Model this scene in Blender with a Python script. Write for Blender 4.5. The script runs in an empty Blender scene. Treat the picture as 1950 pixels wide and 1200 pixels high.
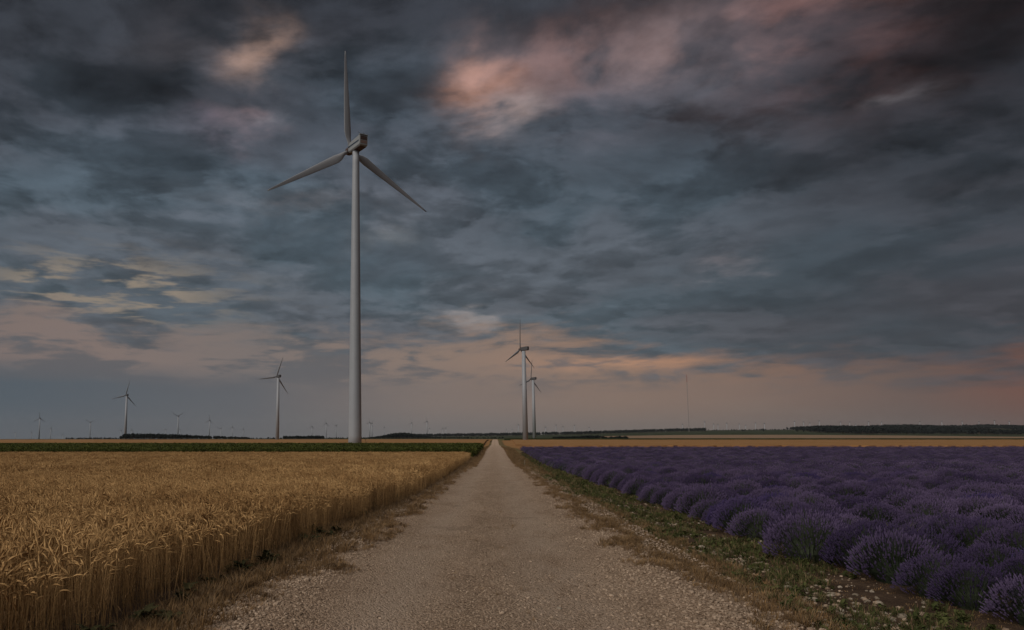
import bpy, bmesh, math, random
import numpy as np
from mathutils import Vector, Matrix

scene = bpy.context.scene
R = math.radians
# ------------------------------------------------------------------ camera
# +Y is the horizontal viewing direction, the dirt road runs 9 degrees right of it.
EYE = 1.7
cam_d = bpy.data.cameras.new('camera')
cam = bpy.data.objects.new('camera', cam_d)
scene.collection.objects.link(cam)
cam.location = (0, 0, EYE)
cam.rotation_euler = (R(90 + 6.115), 0, 0)
cam_d.sensor_width = 36
cam_d.lens = 25.85
cam_d.shift_x = 0.1308
cam_d.shift_y = 0.0513
cam_d.clip_start = 0.05
cam_d.clip_end = 40000
scene.camera = cam

# ------------------------------------------------------------------ light + exposure
scene.view_settings.view_transform = 'Standard'
scene.view_settings.look = 'None'
scene.view_settings.gamma = 1
scene.view_settings.exposure = 0.6
scene.view_settings.use_curve_mapping = False
scene.render.engine = 'CYCLES'
scene.cycles.use_denoising = True
scene.cycles.max_bounces = 6
scene.cycles.volume_bounces = 0
scene.cycles.transparent_max_bounces = 8
SUN_AZ, SUN_EL = -134.0, 40.0       # brightest part of the overcast: behind the viewer's left shoulder
sun_d = bpy.data.lights.new('sun', 'SUN')
sun = bpy.data.objects.new('sun', sun_d)
scene.collection.objects.link(sun)
sun_d.energy = 1.5
sun_d.angle = R(50)
sun_d.color = (1.0, 0.92, 0.84)
sun.location = (-60, -40, 60)
sd = Vector((math.sin(R(SUN_AZ)) * math.cos(R(SUN_EL)), math.cos(R(SUN_AZ)) * math.cos(R(SUN_EL)), math.sin(R(SUN_EL))))
sun.rotation_euler = sd.to_track_quat('Z', 'Y').to_euler()


class NT:
    """small node-tree writer: every call returns an output socket"""
    def __init__(self, tree):
        self.t = tree

    def node(self, kind, **props):
        n = self.t.nodes.new(kind)
        for k, v in props.items():
            setattr(n, k, v)
        return n

    def put(self, sock, v):
        if isinstance(v, bpy.types.NodeSocket):
            self.t.links.new(v, sock)
        elif isinstance(v, (tuple, list)) and len(v) == 3 and sock.type == 'RGBA':
            sock.default_value = (*v, 1)
        else:
            sock.default_value = v

    def m(self, op, *a, clamp=False):
        n = self.node('ShaderNodeMath', operation=op, use_clamp=clamp)
        for i, v in enumerate(a):
            self.put(n.inputs[i], v)
        return n.outputs[0]

    def add(self, a, b): return self.m('ADD', a, b)
    def sub(self, a, b): return self.m('SUBTRACT', a, b)
    def mul(self, a, b): return self.m('MULTIPLY', a, b)

    def v(self, op, *a):
        n = self.node('ShaderNodeVectorMath', operation=op)
        for i, x in enumerate(a):
            if op == 'SCALE' and i == 1:
                self.put(n.inputs['Scale'], x)
            else:
                self.put(n.inputs[i], x)
        return n.outputs['Value'] if op in ('LENGTH', 'DOT_PRODUCT', 'DISTANCE') else n.outputs[0]

    def xyz(self, x, y, z):
        n = self.node('ShaderNodeCombineXYZ')
        for i, s in enumerate((x, y, z)):
            self.put(n.inputs[i], s)
        return n.outputs[0]

    def sep(self, v):
        n = self.node('ShaderNodeSeparateXYZ')
        self.put(n.inputs[0], v)
        return n.outputs[0], n.outputs[1], n.outputs[2]

    def noise(self, vec, scale, detail=4, rough=0.5, dist=0.0, col=False):
        n = self.node('ShaderNodeTexNoise')
        n.noise_dimensions = '3D'
        if vec is not None:
            self.put(n.inputs['Vector'], vec)
        n.inputs['Scale'].default_value = scale
        n.inputs['Detail'].default_value = detail
        n.inputs['Roughness'].default_value = rough
        n.inputs['Distortion'].default_value = dist
        return n.outputs[1] if col else n.outputs[0]

    def voronoi(self, vec, scale, feature='F1', out=0, rand=1.0):
        n = self.node('ShaderNodeTexVoronoi', feature=feature)
        if vec is not None:
            self.put(n.inputs['Vector'], vec)
        n.inputs['Scale'].default_value = scale
        n.inputs['Randomness'].default_value = rand
        return n.outputs[out]

    def smooth(self, x, a, b, lo=0.0, hi=1.0):
        n = self.node('ShaderNodeMapRange', interpolation_type='SMOOTHSTEP')
        self.put(n.inputs[0], x)
        for i, q in enumerate((a, b, lo, hi)):
            self.put(n.inputs[1 + i], q)
        return n.outputs[0]

    def lin(self, x, a, b, lo=0.0, hi=1.0):
        n = self.node('ShaderNodeMapRange')
        self.put(n.inputs[0], x)
        for i, q in enumerate((a, b, lo, hi)):
            self.put(n.inputs[1 + i], q)
        return n.outputs[0]

    def mix(self, f, a, b, blend='MIX'):
        n = self.node('ShaderNodeMix', data_type='RGBA', blend_type=blend)
        self.put(n.inputs['Factor'], f)
        self.put(n.inputs[6], a)
        self.put(n.inputs[7], b)
        return n.outputs[2]

    def ramp(self, x, stops):
        n = self.node('ShaderNodeValToRGB')
        cr = n.color_ramp
        while len(cr.elements) < len(stops):
            cr.elements.new(0.5)
        for e, (p, c) in zip(cr.elements, stops):
            e.position = p
            e.color = (*c, 1)
        self.put(n.inputs[0], x)
        return n.outputs[0]


# ------------------------------------------------------------------ sky: dusk overcast with broken warm band
def build_world():
    w = bpy.data.worlds.new('World')
    scene.world = w
    w.use_nodes = True
    t = w.node_tree
    t.nodes.clear()
    N = NT(t)
    d = N.v('NORMALIZE', N.node('ShaderNodeTexCoord').outputs['Generated'])
    dx, dy, dz = N.sep(d)
    az = N.mul(N.m('ARCTAN2', dx, dy), 57.2958)
    el = N.mul(N.m('ARCSINE', dz), 57.2958)
    elp = N.m('MAXIMUM', el, 0.0)
    den = N.add(N.m('MAXIMUM', dz, 0.0), 0.15)
    q = N.xyz(N.m('DIVIDE', dx, den), N.m('DIVIDE', dy, den), 3.7)
    wv = N.v('SUBTRACT', N.noise(q, 1.1, 3, col=True), (0.5, 0.5, 0.5))
    qw = N.v('ADD', q, N.v('SCALE', wv, 0.30))
    n_big = N.noise(qw, 1.5, 3, 0.5)
    n_med = N.noise(qw, 3.9, 9, 0.56, 0.0)
    n_off = N.noise(N.v('ADD', qw, (0.02, 0.075, 0.0)), 3.9, 9, 0.56, 0.0)
    # streets of cloud lying across the view, and fine wisps
    qs = N.v('MULTIPLY', qw, (0.75, 1.15, 1.0))
    n_str = N.noise(qs, 3.0, 6, 0.55, 0.0)
    n_fine = N.noise(qw, 12.0, 5, 0.6, 0.0)
    relief = N.sub(n_off, n_med)

    # base cloud luminance by height in the sky
    base = N.ramp(N.m('DIVIDE', elp, 90.0, clamp=True), [
        (0.0, (.112, .118, .126)), (0.08, (.088, .104, .120)), (0.14, (.084, .106, .126)), (0.20, (.076, .096, .117)),
        (0.26, (.060, .073, .091)), (0.31, (.046, .056, .070)), (0.36, (.037, .045, .057)), (0.6, (.046, .052, .064)), (1.0, (.06, .066, .078))])
    # lower dark clumps drifting under a paler sheet, at two sizes, soft below and crisper on top
    soft = N.mul(N.smooth(az, 5, 38), N.smooth(el, 24, 8))
    d1 = N.add(N.add(n_med, N.mul(N.sub(n_big, .5), .75)), N.mul(N.sub(n_str, .5), .35))
    m1 = N.smooth(d1, .42, .58)
    n_sm = N.noise(N.v('ADD', qw, (5.3, 2.1, 1.7)), 10.5, 6, .54, 0.0)
    m2 = N.smooth(N.add(n_sm, N.mul(N.sub(n_med, .5), .5)), .44, .62)
    lum = N.mul(N.sub(1.23, N.mul(m1, .47)), N.sub(1.07, N.mul(m2, .16)))
    rim = N.mul(N.smooth(relief, -.03, -.13), N.mul(m1, N.sub(1.0, m1)))
    lum = N.add(lum, N.mul(rim, 1.2))
    lum = N.add(lum, N.add(N.mul(N.sub(n_big, .5), .7), N.add(N.mul(relief, 1.25), N.mul(N.sub(n_fine, .5), .38))))
    lum = N.add(N.mul(N.sub(lum, 1.0), N.sub(1.0, N.mul(soft, .4))), 1.0)
    lum = N.add(N.mul(N.sub(lum, 1.0), N.smooth(el, 9, 24, .58, 1.0)), 1.0)
    gain = N.m('MAXIMUM', lum, 0.25)
    col = N.mix(1.0, base, N.xyz(gain, gain, gain), 'MULTIPLY')
    tint = N.mix(N.smooth(N.add(N.noise(qw, 1.4, 3), N.mul(N.sub(1.0, m1), .10)), .42, .68), (0.92, 1.0, 1.03), (1.05, .985, .99))
    col = N.mix(1.0, col, tint, 'MULTIPLY')
    rd = N.mul(N.smooth(az, 14, 44), N.smooth(az, 150, 70))
    col = N.mix(rd, col, N.mix(1.0, col, (.60, .55, .56), 'MULTIPLY'))

    # ragged coordinates for the individual cloud banks
    c1 = N.v('SUBTRACT', N.noise(qw, 4.2, 6, 0.58, col=True), (.5, .5, .5))
    rx, ry, rz = N.sep(c1)
    azw = N.add(az, N.mul(rx, 9.0))
    elw = N.add(el, N.mul(ry, 6.0))

    def bank(a, e, sa, se):
        u = N.m('DIVIDE', N.sub(azw, a), sa)
        v = N.m('DIVIDE', N.sub(elw, e), se)
        return N.m('EXPONENT', N.mul(N.add(N.mul(u, u), N.mul(v, v)), -0.75))

    DARK = [(-25.7, 27.2, 11, 3.8, .36), (-17.5, 25.4, 7, 1.7, .38), (-3.0, 31.7, 10.8, 2.2, .3), (16.8, 30.6, 6.9, 1.2, .5),
            (42.0, 25.0, 8.0, 5.0, .72), (35.2, 22.6, 4.8, 1.7, .5), (33.7, 18.6, 5.0, 1.8, .45), (40.5, 15.7, 3.6, 1.2, .4),
            (24.8, 22.5, 1.9, 1.1, .3), (20.7, 20.6, 6.0, 1.4, .3), (15.9, 25.1, 2.6, 1.4, .35), (9.7, 22.9, 4.9, 1.1, .2),
            (29.0, 10.5, 6.0, 2.2, .22)]
    k = None
    for a, e, sa, se, amp in DARK:
        f = N.sub(1.0, N.mul(bank(a, e, sa, se), amp))
        k = f if k is None else N.mul(k, f)
    col = N.mix(1.0, col, N.xyz(k, k, k), 'MULTIPLY')

    LIT = [(-9.6, 29.4, 1.7, 1.6, .14, .082, .055), (-12.3, 28.7, 5.0, 2.0, .026, .021, .022), (-10.6, 24.5, 2.4, 1.3, .10, .058, .056),
           (-13.6, 23.7, 2.6, 1.2, .05, .028, .036), (-7.9, 24.8, 1.0, .8, .05, .05, .055), (8.7, 26.9, 2.4, 2.0, .15, .070, .042),
           (11.8, 24.8, 2.8, 1.3, .11, .080, .070), (14.3, 28.0, 4.8, 2.0, .085, .040, .030), (21.4, 27.4, 3.0, 2.2, .060, .038, .034),
           (27.2, 27.6, 4.4, 2.0, .038, .023, .019), (31.5, 28.2, 4.2, 1.6, .050, .020, .015), (34.0, 25.2, 5.4, 3.0, .028, .012, .010),
           (17.0, 24.2, 3.0, 1.7, .03, .024, .028), (-7.1, 18.3, 5.0, 1.0, .03, .022, .02), (0.0, 16.6, 2.7, 1.0, .03, .025, .02),
           (25.5, 12.2, 1.6, .6, .05, .04, .04), (36.2, 21.9, 1.4, .6, .035, .035, .038), (7.8, 9.9, 2.6, .6, .09, .068, .055)]
    n_lit = N.noise(N.v('ADD', qw, (1.9, 7.3, 2.2)), 5.0, 6, .52, 0.0)
    tex = N.add(N.add(.30, N.mul(N.smooth(n_lit, .38, .57), 1.1)), N.add(N.mul(relief, 2.5), N.mul(N.sub(n_fine, .5), .5)))
    tex = N.mul(N.m('MAXIMUM', tex, .1), 1.22)
    acc = None
    for a, e, sa, se, r, g, b in LIT:
        c = N.v('SCALE', (r, g, b), bank(a, e, sa, se))
        acc = c if acc is None else N.v('ADD', acc, c)
    acc = N.v('SCALE', acc, tex)
    # broad muted rose light through the thicker cloud at the upper right
    rose = N.m('EXPONENT', N.mul(N.add(N.m('POWER', N.m('DIVIDE', N.sub(azw, 24.0), 14.0), 2.0), N.m('POWER', N.m('DIVIDE', N.sub(elw, 27.5), 4.8), 2.0)), -.8))
    acc = N.v('ADD', acc, N.v('SCALE', (.020, .009, .0075), N.mul(rose, N.add(.4, N.mul(n_lit, 1.1)))))
    col = N.v('ADD', col, acc)

    # thin torn gaps low on the left, lit from behind
    qg = N.xyz(N.mul(az, .10), N.mul(el, .42), 9.1)
    n_gap = N.noise(qg, 1.5, 6, .58, .5)
    n_gapb = N.noise(N.v('ADD', qg, (4.2, 1.7, 0)), 0.8, 4, .55, .4)
    gz = N.m('EXPONENT', N.mul(N.add(N.m('POWER', N.m('DIVIDE', N.add(az, 20.5), 7.5), 2.0), N.m('POWER', N.m('DIVIDE', N.sub(el, 11.3), 2.2), 2.0)), -1.0))
    n_gap2 = N.noise(N.xyz(N.add(N.mul(az, .15), N.mul(el, -.10)), N.mul(el, .85), 4.4), 1.3, 6, .6, .3)
    gap = N.mul(N.smooth(n_gap2, .45, .60), N.m('MINIMUM', N.mul(gz, 1.5), 1.0))
    col = N.mix(N.m('MULTIPLY', gap, .9, clamp=True), col, (.275, .228, .178))

    # the clear warm band between the cloud base and the horizon
    edge = N.ramp(N.m('DIVIDE', N.add(az, 40), 100.0, clamp=True), [
        (0.0, (.10,) * 3), (0.16, (.098,) * 3), (0.24, (.082,) * 3), (0.36, (.092,) * 3), (0.50, (.088,) * 3), (0.60, (.074,) * 3), (0.67, (.058,) * 3), (0.82, (.056,) * 3), (1.0, (.06,) * 3)])
    edge = N.mul(edge, 100.0)
    er = N.add(edge, N.add(N.mul(N.sub(n_gapb, .5), 5.5), N.mul(N.sub(n_gap, .5), 4.5)))
    band = N.smooth(N.add(N.sub(er, el), N.mul(N.sub(n_gap2, .5), 5.0)), -1.0, 2.2)
    side = N.m('DIVIDE', N.add(az, 40), 100.0, clamp=True)
    hi = N.ramp(side, [(0.0, (.180, .145, .138)), (0.18, (.215, .165, .148)), (0.30, (.19, .160, .15)), (0.44, (.245, .182, .150)), (0.58, (.295, .188, .135)), (0.66, (.28, .158, .105)), (0.72, (.155, .104, .090)), (0.80, (.118, .070, .060)), (0.83, (.19, .075, .048)), (1.0, (.21, .09, .055))])
    md = N.ramp(side, [(0.0, (.076, .100, .124)), (0.14, (.080, .102, .123)), (0.30, (.112, .117, .128)), (0.44, (.200, .160, .142)), (0.58, (.225, .160, .128)), (0.66, (.205, .142, .114)), (0.76, (.140, .096, .082)), (0.82, (.155, .072, .054)), (1.0, (.21, .09, .055))])
    lo = N.ramp(side, [(0.0, (.082, .100, .118)), (0.2, (.096, .104, .116)), (0.44, (.140, .131, .128)), (0.62, (.142, .122, .110)), (0.76, (.110, .088, .080)), (0.84, (.100, .060, .050)), (1.0, (.12, .06, .048))])
    glow = N.mix(N.smooth(el, 0.2, 3.6), lo, md)
    glow = N.mix(N.smooth(N.add(el, N.mul(N.sub(n_gapb, .5), 3.0)), 4.2, 6.6), glow, hi)
    # bars of blue cloud across the band
    bars = N.mul(N.smooth(N.add(N.mul(n_gap, .6), N.mul(n_gap2, .4)), .53, .42), N.smooth(el, 3.2, 6.0))
    glow = N.mix(N.mul(bars, .8), glow, (.098, .104, .116))
    # the orange bar right of the road
    sb = N.m('EXPONENT', N.mul(N.add(N.m('POWER', N.m('DIVIDE', N.sub(azw, 19.5), 6.5), 2.0), N.m('POWER', N.m('DIVIDE', N.sub(N.add(el, N.mul(ry, 2.0)), 6.3), .55), 2.0)), -1.0))
    glow = N.v('ADD', glow, N.v('SCALE', (.13, .055, .02), sb))
    col = N.mix(band, col, glow)

    # the clear evening air above the clouds, seen thinly through them
    sky = N.node('ShaderNodeTexSky', sky_type='NISHITA')
    sky.sun_disc = False
    sky.sun_elevation = R(SUN_EL)
    sky.sun_rotation = R(SUN_AZ)
    thin = N.mul(N.smooth(n_big, .55, .75), 0.03)
    clear = N.v('SCALE', sky.outputs[0], 0.05)
    col = N.mix(thin, col, clear)
    # below the horizon: dull ground tone
    col = N.mix(N.smooth(el, -0.3, -1.5), col, (.05, .045, .04))
    bg = N.node('ShaderNodeBackground')
    N.put(bg.inputs[0], col)
    bg.inputs[1].default_value = 0.66
    out = N.node('ShaderNodeOutputWorld')
    t.links.new(bg.outputs[0], out.inputs[0])


build_world()

# ------------------------------------------------------------------ scene writing helpers
def link(o):
    scene.collection.objects.link(o)
    return o


def tag(o, label=None, cat=None, group=None, kind=None):
    for k, v in (('label', label), ('category', cat), ('group', group), ('kind', kind)):
        if v:
            o[k] = v
    return o


def mesh_from(name, verts, faces, mats=(), smooth=False, mat_idx=None):
    me = bpy.data.meshes.new(name)
    me.from_pydata([tuple(v) for v in verts], [], faces)
    for m in mats:
        me.materials.append(m)
    if mat_idx is not None:
        me.polygons.foreach_set('material_index', mat_idx)
    if smooth:
        me.polygons.foreach_set('use_smooth', [True] * len(faces))
    me.update()
    return me


def obj(name, me, parent=None, loc=(0, 0, 0)):
    o = link(bpy.data.objects.new(name, me))
    o.location = loc
    if parent:
        o.parent = parent
    return o


def empty(name, loc=(0, 0, 0), rz=0.0):
    o = link(bpy.data.objects.new(name, None))
    o.location = loc
    o.rotation_euler = (0, 0, rz)
    o.empty_display_size = 0.3
    return o


class MB:
    """collects verts and faces of one mesh"""
    def __init__(self):
        self.v, self.f, self.mi = [], [], []

    def face(self, pts, mi=0):
        n = len(self.v)
        self.v.extend(pts)
        self.f.append(tuple(range(n, n + len(pts))))
        self.mi.append(mi)

    def tube(self, path, radii, sides=4, mi=0, cap=False, spin=0.0):
        n0 = len(self.v)
        path = [Vector(p) for p in path]
        for i, p in enumerate(path):
            t = (path[min(i + 1, len(path) - 1)] - path[max(i - 1, 0)])
            t = t.normalized() if t.length > 1e-9 else Vector((0, 0, 1))
            a = Vector((1, 0, 0)) if abs(t.x) < 0.8 else Vector((0, 1, 0))
            u = t.cross(a).normalized()
            w = t.cross(u)
            for k in range(sides):
                an = 2 * math.pi * k / sides + spin
                self.v.append(p + (u * math.cos(an) + w * math.sin(an)) * radii[i])
        for i in range(len(path) - 1):
            for k in range(sides):
                a = n0 + i * sides + k
                b = n0 + i * sides + (k + 1) % sides
                self.f.append((a, b, b + sides, a + sides))
                self.mi.append(mi)
        if cap:
            self.f.append(tuple(n0 + k for k in range(sides))[::-1])
            self.mi.append(mi)
            e = n0 + (len(path) - 1) * sides
            self.f.append(tuple(e + k for k in range(sides)))
            self.mi.append(mi)

    def blade(self, base, tip, width, side, bend=None, mi=0):
        """a flat tapering leaf of two quads + tip"""
        base, tip, side = Vector(base), Vector(tip), Vector(side).normalized() * width * 0.5
        mid = (base + tip) * 0.5 + (Vector(bend) if bend else Vector((0, 0, 0)))
        n = len(self.v)
        self.v.extend([base - side * .7, base + side * .7, mid + side, mid - side, tip])
        self.f.extend([(n, n + 1, n + 2, n + 3), (n + 3, n + 2, n + 4)])
        self.mi.extend([mi, mi])

    def mesh(self, name, mats=(), smooth=False):
        return mesh_from(name, self.v, self.f, mats, smooth, self.mi)


# ------------------------------------------------------------------ terrain
COLS = [-400, 0, 240, 620, 800, 943, 1100, 1300, 1500, 1700, 1950, 2400]
# apparent row (photo pixels) of the ground by depth, one entry per column
ROWS = [
    (260, [850.3] * 12), (350, [849.0] * 12), (470, [840.4] * 12), (640, [838.8] * 12), (760, [838.2] * 5 + [838.4, 837.8, 837.6, 837.4, 837.4, 837.4, 837.4]),
    (1000, [837.4, 837.4, 837, 836.6, 836.4, 836.8, 835.5, 835.0, 834, 834.5, 836, 836]),
    (1500, [837.2, 837.2, 836.8, 836, 834.8, 834.6, 831.5, 828.6, 828.2, 829.5, 832, 832]),
    (2500, [836.8, 836.8, 836.4, 835.6, 833, 831.2, 828.6, 822.5, 820.5, 819, 817, 817]),
    (3200, [836.4, 836.4, 836, 835.2, 831.6, 829.6, 826.4, 820.2, 818.8, 816.2, 815, 815])]
_near = [(-60, 0.0), (62, 0.0), (95, 0.40), (130, 1.1), (150, 1.2), (180, 1.3)]


def terrain(x, y):
    """ground height; y is depth along the horizontal viewing axis"""
    if y <= 180:
        for (a, za), (b, zb) in zip(_near, _near[1:]):
            if y <= b:
                return za + (zb - za) * max(0.0, (y - a)) / (b - a)
    c = min(max(720 + 1408 * x / max(y, 30.0), COLS[0]), COLS[-1])
    for j in range(len(COLS) - 1):
        if c <= COLS[j + 1]:
            break
    u = (c - COLS[j]) / (COLS[j + 1] - COLS[j])

    def zrow(i):
        D, r = ROWS[i]
        return EYE + (850 - (r[j] + (r[j + 1] - r[j]) * u)) * D / 1400.0
    if y <= ROWS[0][0]:
        k = (y - 180) / (ROWS[0][0] - 180)
        return 1.3 + (zrow(0) - 1.3) * k
    for i in range(len(ROWS) - 1):
        if y <= ROWS[i + 1][0]:
            k = (y - ROWS[i][0]) / (ROWS[i + 1][0] - ROWS[i][0])
            return zrow(i) + (zrow(i + 1) - zrow(i)) * k
    return zrow(len(ROWS) - 1)


RS, RC = math.sin(R(9.0)), math.cos(R(9.0))


def road_pt(s, l):
    """point at distance s along the road and l to the right of its middle"""
    return s * RS + l * RC, s * RC - l * RS


def road_sl(x, y):
    return x * RS + y * RC, x * RC - y * RS


def col_of(x, y):
    return 720 + 1408 * x / max(y, 0.5)


def in_view(x, y, m=160):
    return y > 1.5 and -m < col_of(x, y) < 1950 + m


# ------------------------------------------------------------------ materials
def new_mat(name, rough=0.9, spec=0.2):
    m = bpy.data.materials.new(name)
    m.use_nodes = True
    t = m.node_tree
    b = t.nodes['Principled BSDF']
    b.inputs['Roughness'].default_value = rough
    b.inputs['Specular IOR Level'].default_value = spec
    return m, NT(t), b


def bump(N, b, height, strength=0.5, dist=0.02):
    n = N.node('ShaderNodeBump')
    n.inputs['Strength'].default_value = strength
    n.inputs['Distance'].default_value = dist
    N.put(n.inputs['Height'], height)
    N.t.links.new(n.outputs[0], b.inputs['Normal'])


def opos(N):
    return N.node('ShaderNodeNewGeometry').outputs['Position']


def varied(name, c0, c1, scale=3.0, rough=0.9, rnd=0.5, spec=0.15, hue=None, trans=None, patch=0.0):
    """two-tone natural material: noise in the world plus a per-object value"""
    m, N, b = new_mat(name, rough, spec)
    P = opos(N)
    r = N.node('ShaderNodeObjectInfo').outputs['Random']
    f = N.add(N.mul(N.noise(P, scale, 4, .6), 1.0 - rnd), N.mul(r, rnd))
    if patch:
        f = N.add(f, N.mul(N.sub(N.noise(P, 0.35, 3, .5), .5), patch))
    f = N.lin(f, .28, .72)
    c = N.mix(N.m('ADD', f, 0.0, clamp=True), c0, c1)
    if hue:
        c = N.mix(N.smooth(N.node('ShaderNodeObjectInfo').outputs['Random'], hue[0], hue[1]), c, hue[2])
    N.put(b.inputs['Base Color'], c)
    if trans:
        tr = N.node('ShaderNodeBsdfTranslucent')
        N.put(tr.inputs[0], c)
        mx = N.node('ShaderNodeMixShader')
        mx.inputs[0].default_value = trans
        N.t.links.new(b.outputs[0], mx.inputs[1])
        N.t.links.new(tr.outputs[0], mx.inputs[2])
        N.t.links.new(mx.outputs[0], N.t.nodes['Material Output'].inputs[0])
    return m


def field_mat(name, c0, c1, s_lat=0.05, s_deep=0.4, stripes=None):
    """distant crop seen nearly edge-on"""
    m, N, b = new_mat(name, 0.95, 0.1)
    P = opos(N)
    n = N.noise(N.v('MULTIPLY', P, (s_lat, s_deep * .15, 0.3)), 1.0, 5, .6)
    n2 = N.noise(P, 0.7, 3, .6)
    f = N.add(N.mul(n, .7), N.mul(n2, .3))
    N.put(b.inputs['Base Color'], N.mix(N.lin(f, .32, .68), c0, c1))
    return m


def mat_soil():
    m, N, b = new_mat('soil', 0.95, 0.15)
    P = opos(N)
    f = N.add(N.mul(N.noise(P, 1.3, 6, .65), .6), N.mul(N.noise(P, 14, 4, .6), .4))
    c = N.ramp(f, [(.3, (.034, .020, .013)), (.5, (.072, .045, .028)), (.62, (.112, .074, .047)), (.75, (.17, .122, .085))])
    N.put(b.inputs['Base Color'], c)
    bump(N, b, N.add(N.noise(P, 9, 6, .7), N.mul(N.noise(P, 45, 4, .7), .5)), .9, .05)
    return m


def mat_gravel():
    m, N, b = new_mat('gravel', 0.95, 0.12)
    P = opos(N)
    s = N.v('DOT_PRODUCT', P, (RS, RC, 0.0))
    l = N.v('DOT_PRODUCT', P, (RC, -RS, 0.0))
    SL = N.xyz(l, s, 0.0)
    lw = N.add(l, N.mul(N.sub(N.noise(N.xyz(N.mul(l, .2), N.mul(s, .12), 0), 1.0, 3), .5), 1.1))
    # wheel tracks: two paler, finer strips; coarser brown gravel between and beside them
    tr1 = N.m('EXPONENT', N.mul(N.m('POWER', N.m('DIVIDE', N.add(lw, 1.15), .52), 2.0), -1.0))
    tr2 = N.m('EXPONENT', N.mul(N.m('POWER', N.m('DIVIDE', N.sub(lw, 0.75), .58), 2.0), -1.0))
    track = N.m('MINIMUM', N.add(tr1, tr2), 1.0)
    cell = N.voronoi(P, 36, out=1)
    cellv = N.sep(cell)[0]
    cell2 = N.sep(N.voronoi(P, 85, out=1))[0]
    big = N.noise(N.v('MULTIPLY', SL, (1.0, .33, 1)), 1.0, 6, .65)
    fine = N.noise(P, 60, 4, .7)
    f = N.add(N.add(N.mul(cellv, .26), N.mul(cell2, .16)), N.add(N.mul(big, .38), N.mul(fine, .24)))
    coarse = N.ramp(f, [(.28, (.145, .094, .060)), (.44, (.37, .252, .166)), (.58, (.56, .398, .275)), (.74, (.70, .52, .38))])
    pale = N.ramp(f, [(.28, (.33, .240, .170)), (.46, (.48, .352, .255)), (.62, (.57, .430, .318)), (.76, (.64, .49, .37))])
    c = N.mix(N.mul(track, N.smooth(big, .30, .52)), coarse, pale)
    crown = N.mul(N.m('EXPONENT', N.mul(N.m('POWER', N.m('DIVIDE', N.add(lw, .2), .42), 2.0), -1.0)), N.smooth(N.noise(N.xyz(N.mul(l, 1.3), N.mul(s, .5), 4.0), 1.6, 4, .6), .38, .6))
    c = N.mix(N.mul(crown, .22), c, (.21, .15, .10))
    spk = N.smooth(N.noise(P, 30, 4, .75), .53, .64)
    c = N.mix(N.mul(spk, N.sub(.55, N.mul(track, .35))), c, (.10, .070, .048))
    # damp, dirty hollows
    wet = N.smooth(N.noise(N.v('MULTIPLY', SL, (.55, .40, 1)), 1.1, 4, .6), .60, .74)
    c = N.mix(N.mul(wet, .6), c, (.12, .086, .06))
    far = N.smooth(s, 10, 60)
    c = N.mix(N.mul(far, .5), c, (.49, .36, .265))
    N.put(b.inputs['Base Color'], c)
    hgt = N.add(N.add(N.mul(N.voronoi(P, 36), -.9), N.mul(N.voronoi(P, 85), -.5)), N.add(N.mul(fine, .5), N.mul(big, 1.4)))
    bump(N, b, hgt, 1.0, .05)
    return m


def mat_stone(name='stone', c0=(.16, .112, .075), c1=(.46, .350, .255)):
    m, N, b = new_mat(name, 0.9, 0.2)
    P = opos(N)
    r = N.node('ShaderNodeObjectInfo').outputs['Random']
    f = N.add(N.mul(r, .65), N.mul(N.noise(P, 30, 4, .6), .35))
    N.put(b.inputs['Base Color'], N.mix(N.lin(f, .15, .85), c0, c1))
    bump(N, b, N.noise(P, 70, 3, .6), .5, .01)
    return m


M = {}
M['soil'] = mat_soil()
M['gravel'] = mat_gravel()
M['stone'] = mat_stone()
M['white_stone'] = mat_stone('white_stone', (.18, .145, .105), (.40, .34, .27))
M['straw'] = varied('straw', (.25, .140, .055), (.48, .300, .132), 5, .85, .5, trans=.2, patch=.9)
M['straw_dark'] = varied('straw_dark', (.16, .095, .042), (.30, .185, .085), 5, .9, .5, trans=.15)
M['ear'] = varied('ear', (.34, .192, .076), (.58, .365, .160), 5, .8, .55, trans=.2, patch=1.0)
M['dry_grass'] = varied('dry_grass', (.13, .085, .048), (.26, .180, .105), 3, .95, .6, trans=.2, patch=.5)
M['weed'] = varied('weed', (.052, .066, .020), (.115, .125, .042), 4, .8, .6, trans=.25)
M['weed_dark'] = varied('weed_dark', (.030, .034, .014), (.075, .066, .028), 4, .85, .6, trans=.2)
M['yellow_weed'] = varied('yellow_weed', (.10, .115, .015), (.19, .19, .030), 6, .8, .3, trans=.25)
M['green_crop'] = varied('green_crop', (.050, .062, .012), (.095, .102, .024), 2, .75, .6, trans=.2, patch=.6)
M['lavender_leaf'] = varied('lavender_leaf', (.022, .030, .017), (.050, .060, .036), 6, .85, .4, trans=.15)
M['lavender_stem'] = varied('lavender_stem', (.034, .045, .026), (.068, .082, .052), 6, .85, .4, trans=.15)
M['lavender_flower'] = varied('lavender_flower', (.054, .038, .090), (.132, .096, .182), 7, .85, .45, trans=.15, patch=.7, hue=(.90, .98, (.062, .044, .130)))
M['lavender_floor'] = varied('lavender_floor', (.030, .026, .022), (.06, .05, .045), 2, .95, .0)
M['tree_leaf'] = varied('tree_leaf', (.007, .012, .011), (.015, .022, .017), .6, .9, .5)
M['bark'] = varied('bark', (.05, .04, .03), (.10, .08, .06), 2, .95, .3)
M['far_wheat'] = field_mat('far_wheat', (.25, .128, .050), (.335, .185, .076))
M['pale_stubble'] = field_mat('pale_stubble', (.215, .138, .085), (.285, .195, .125))
M['far_green'] = field_mat('far_green', (.026, .034, .017), (.044, .052, .024))
M['yellow_green'] = field_mat('yellow_green', (.085, .082, .022), (.13, .12, .036))
M['hedge'] = field_mat('hedge', (.022, .028, .010), (.040, .046, .018))


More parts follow.
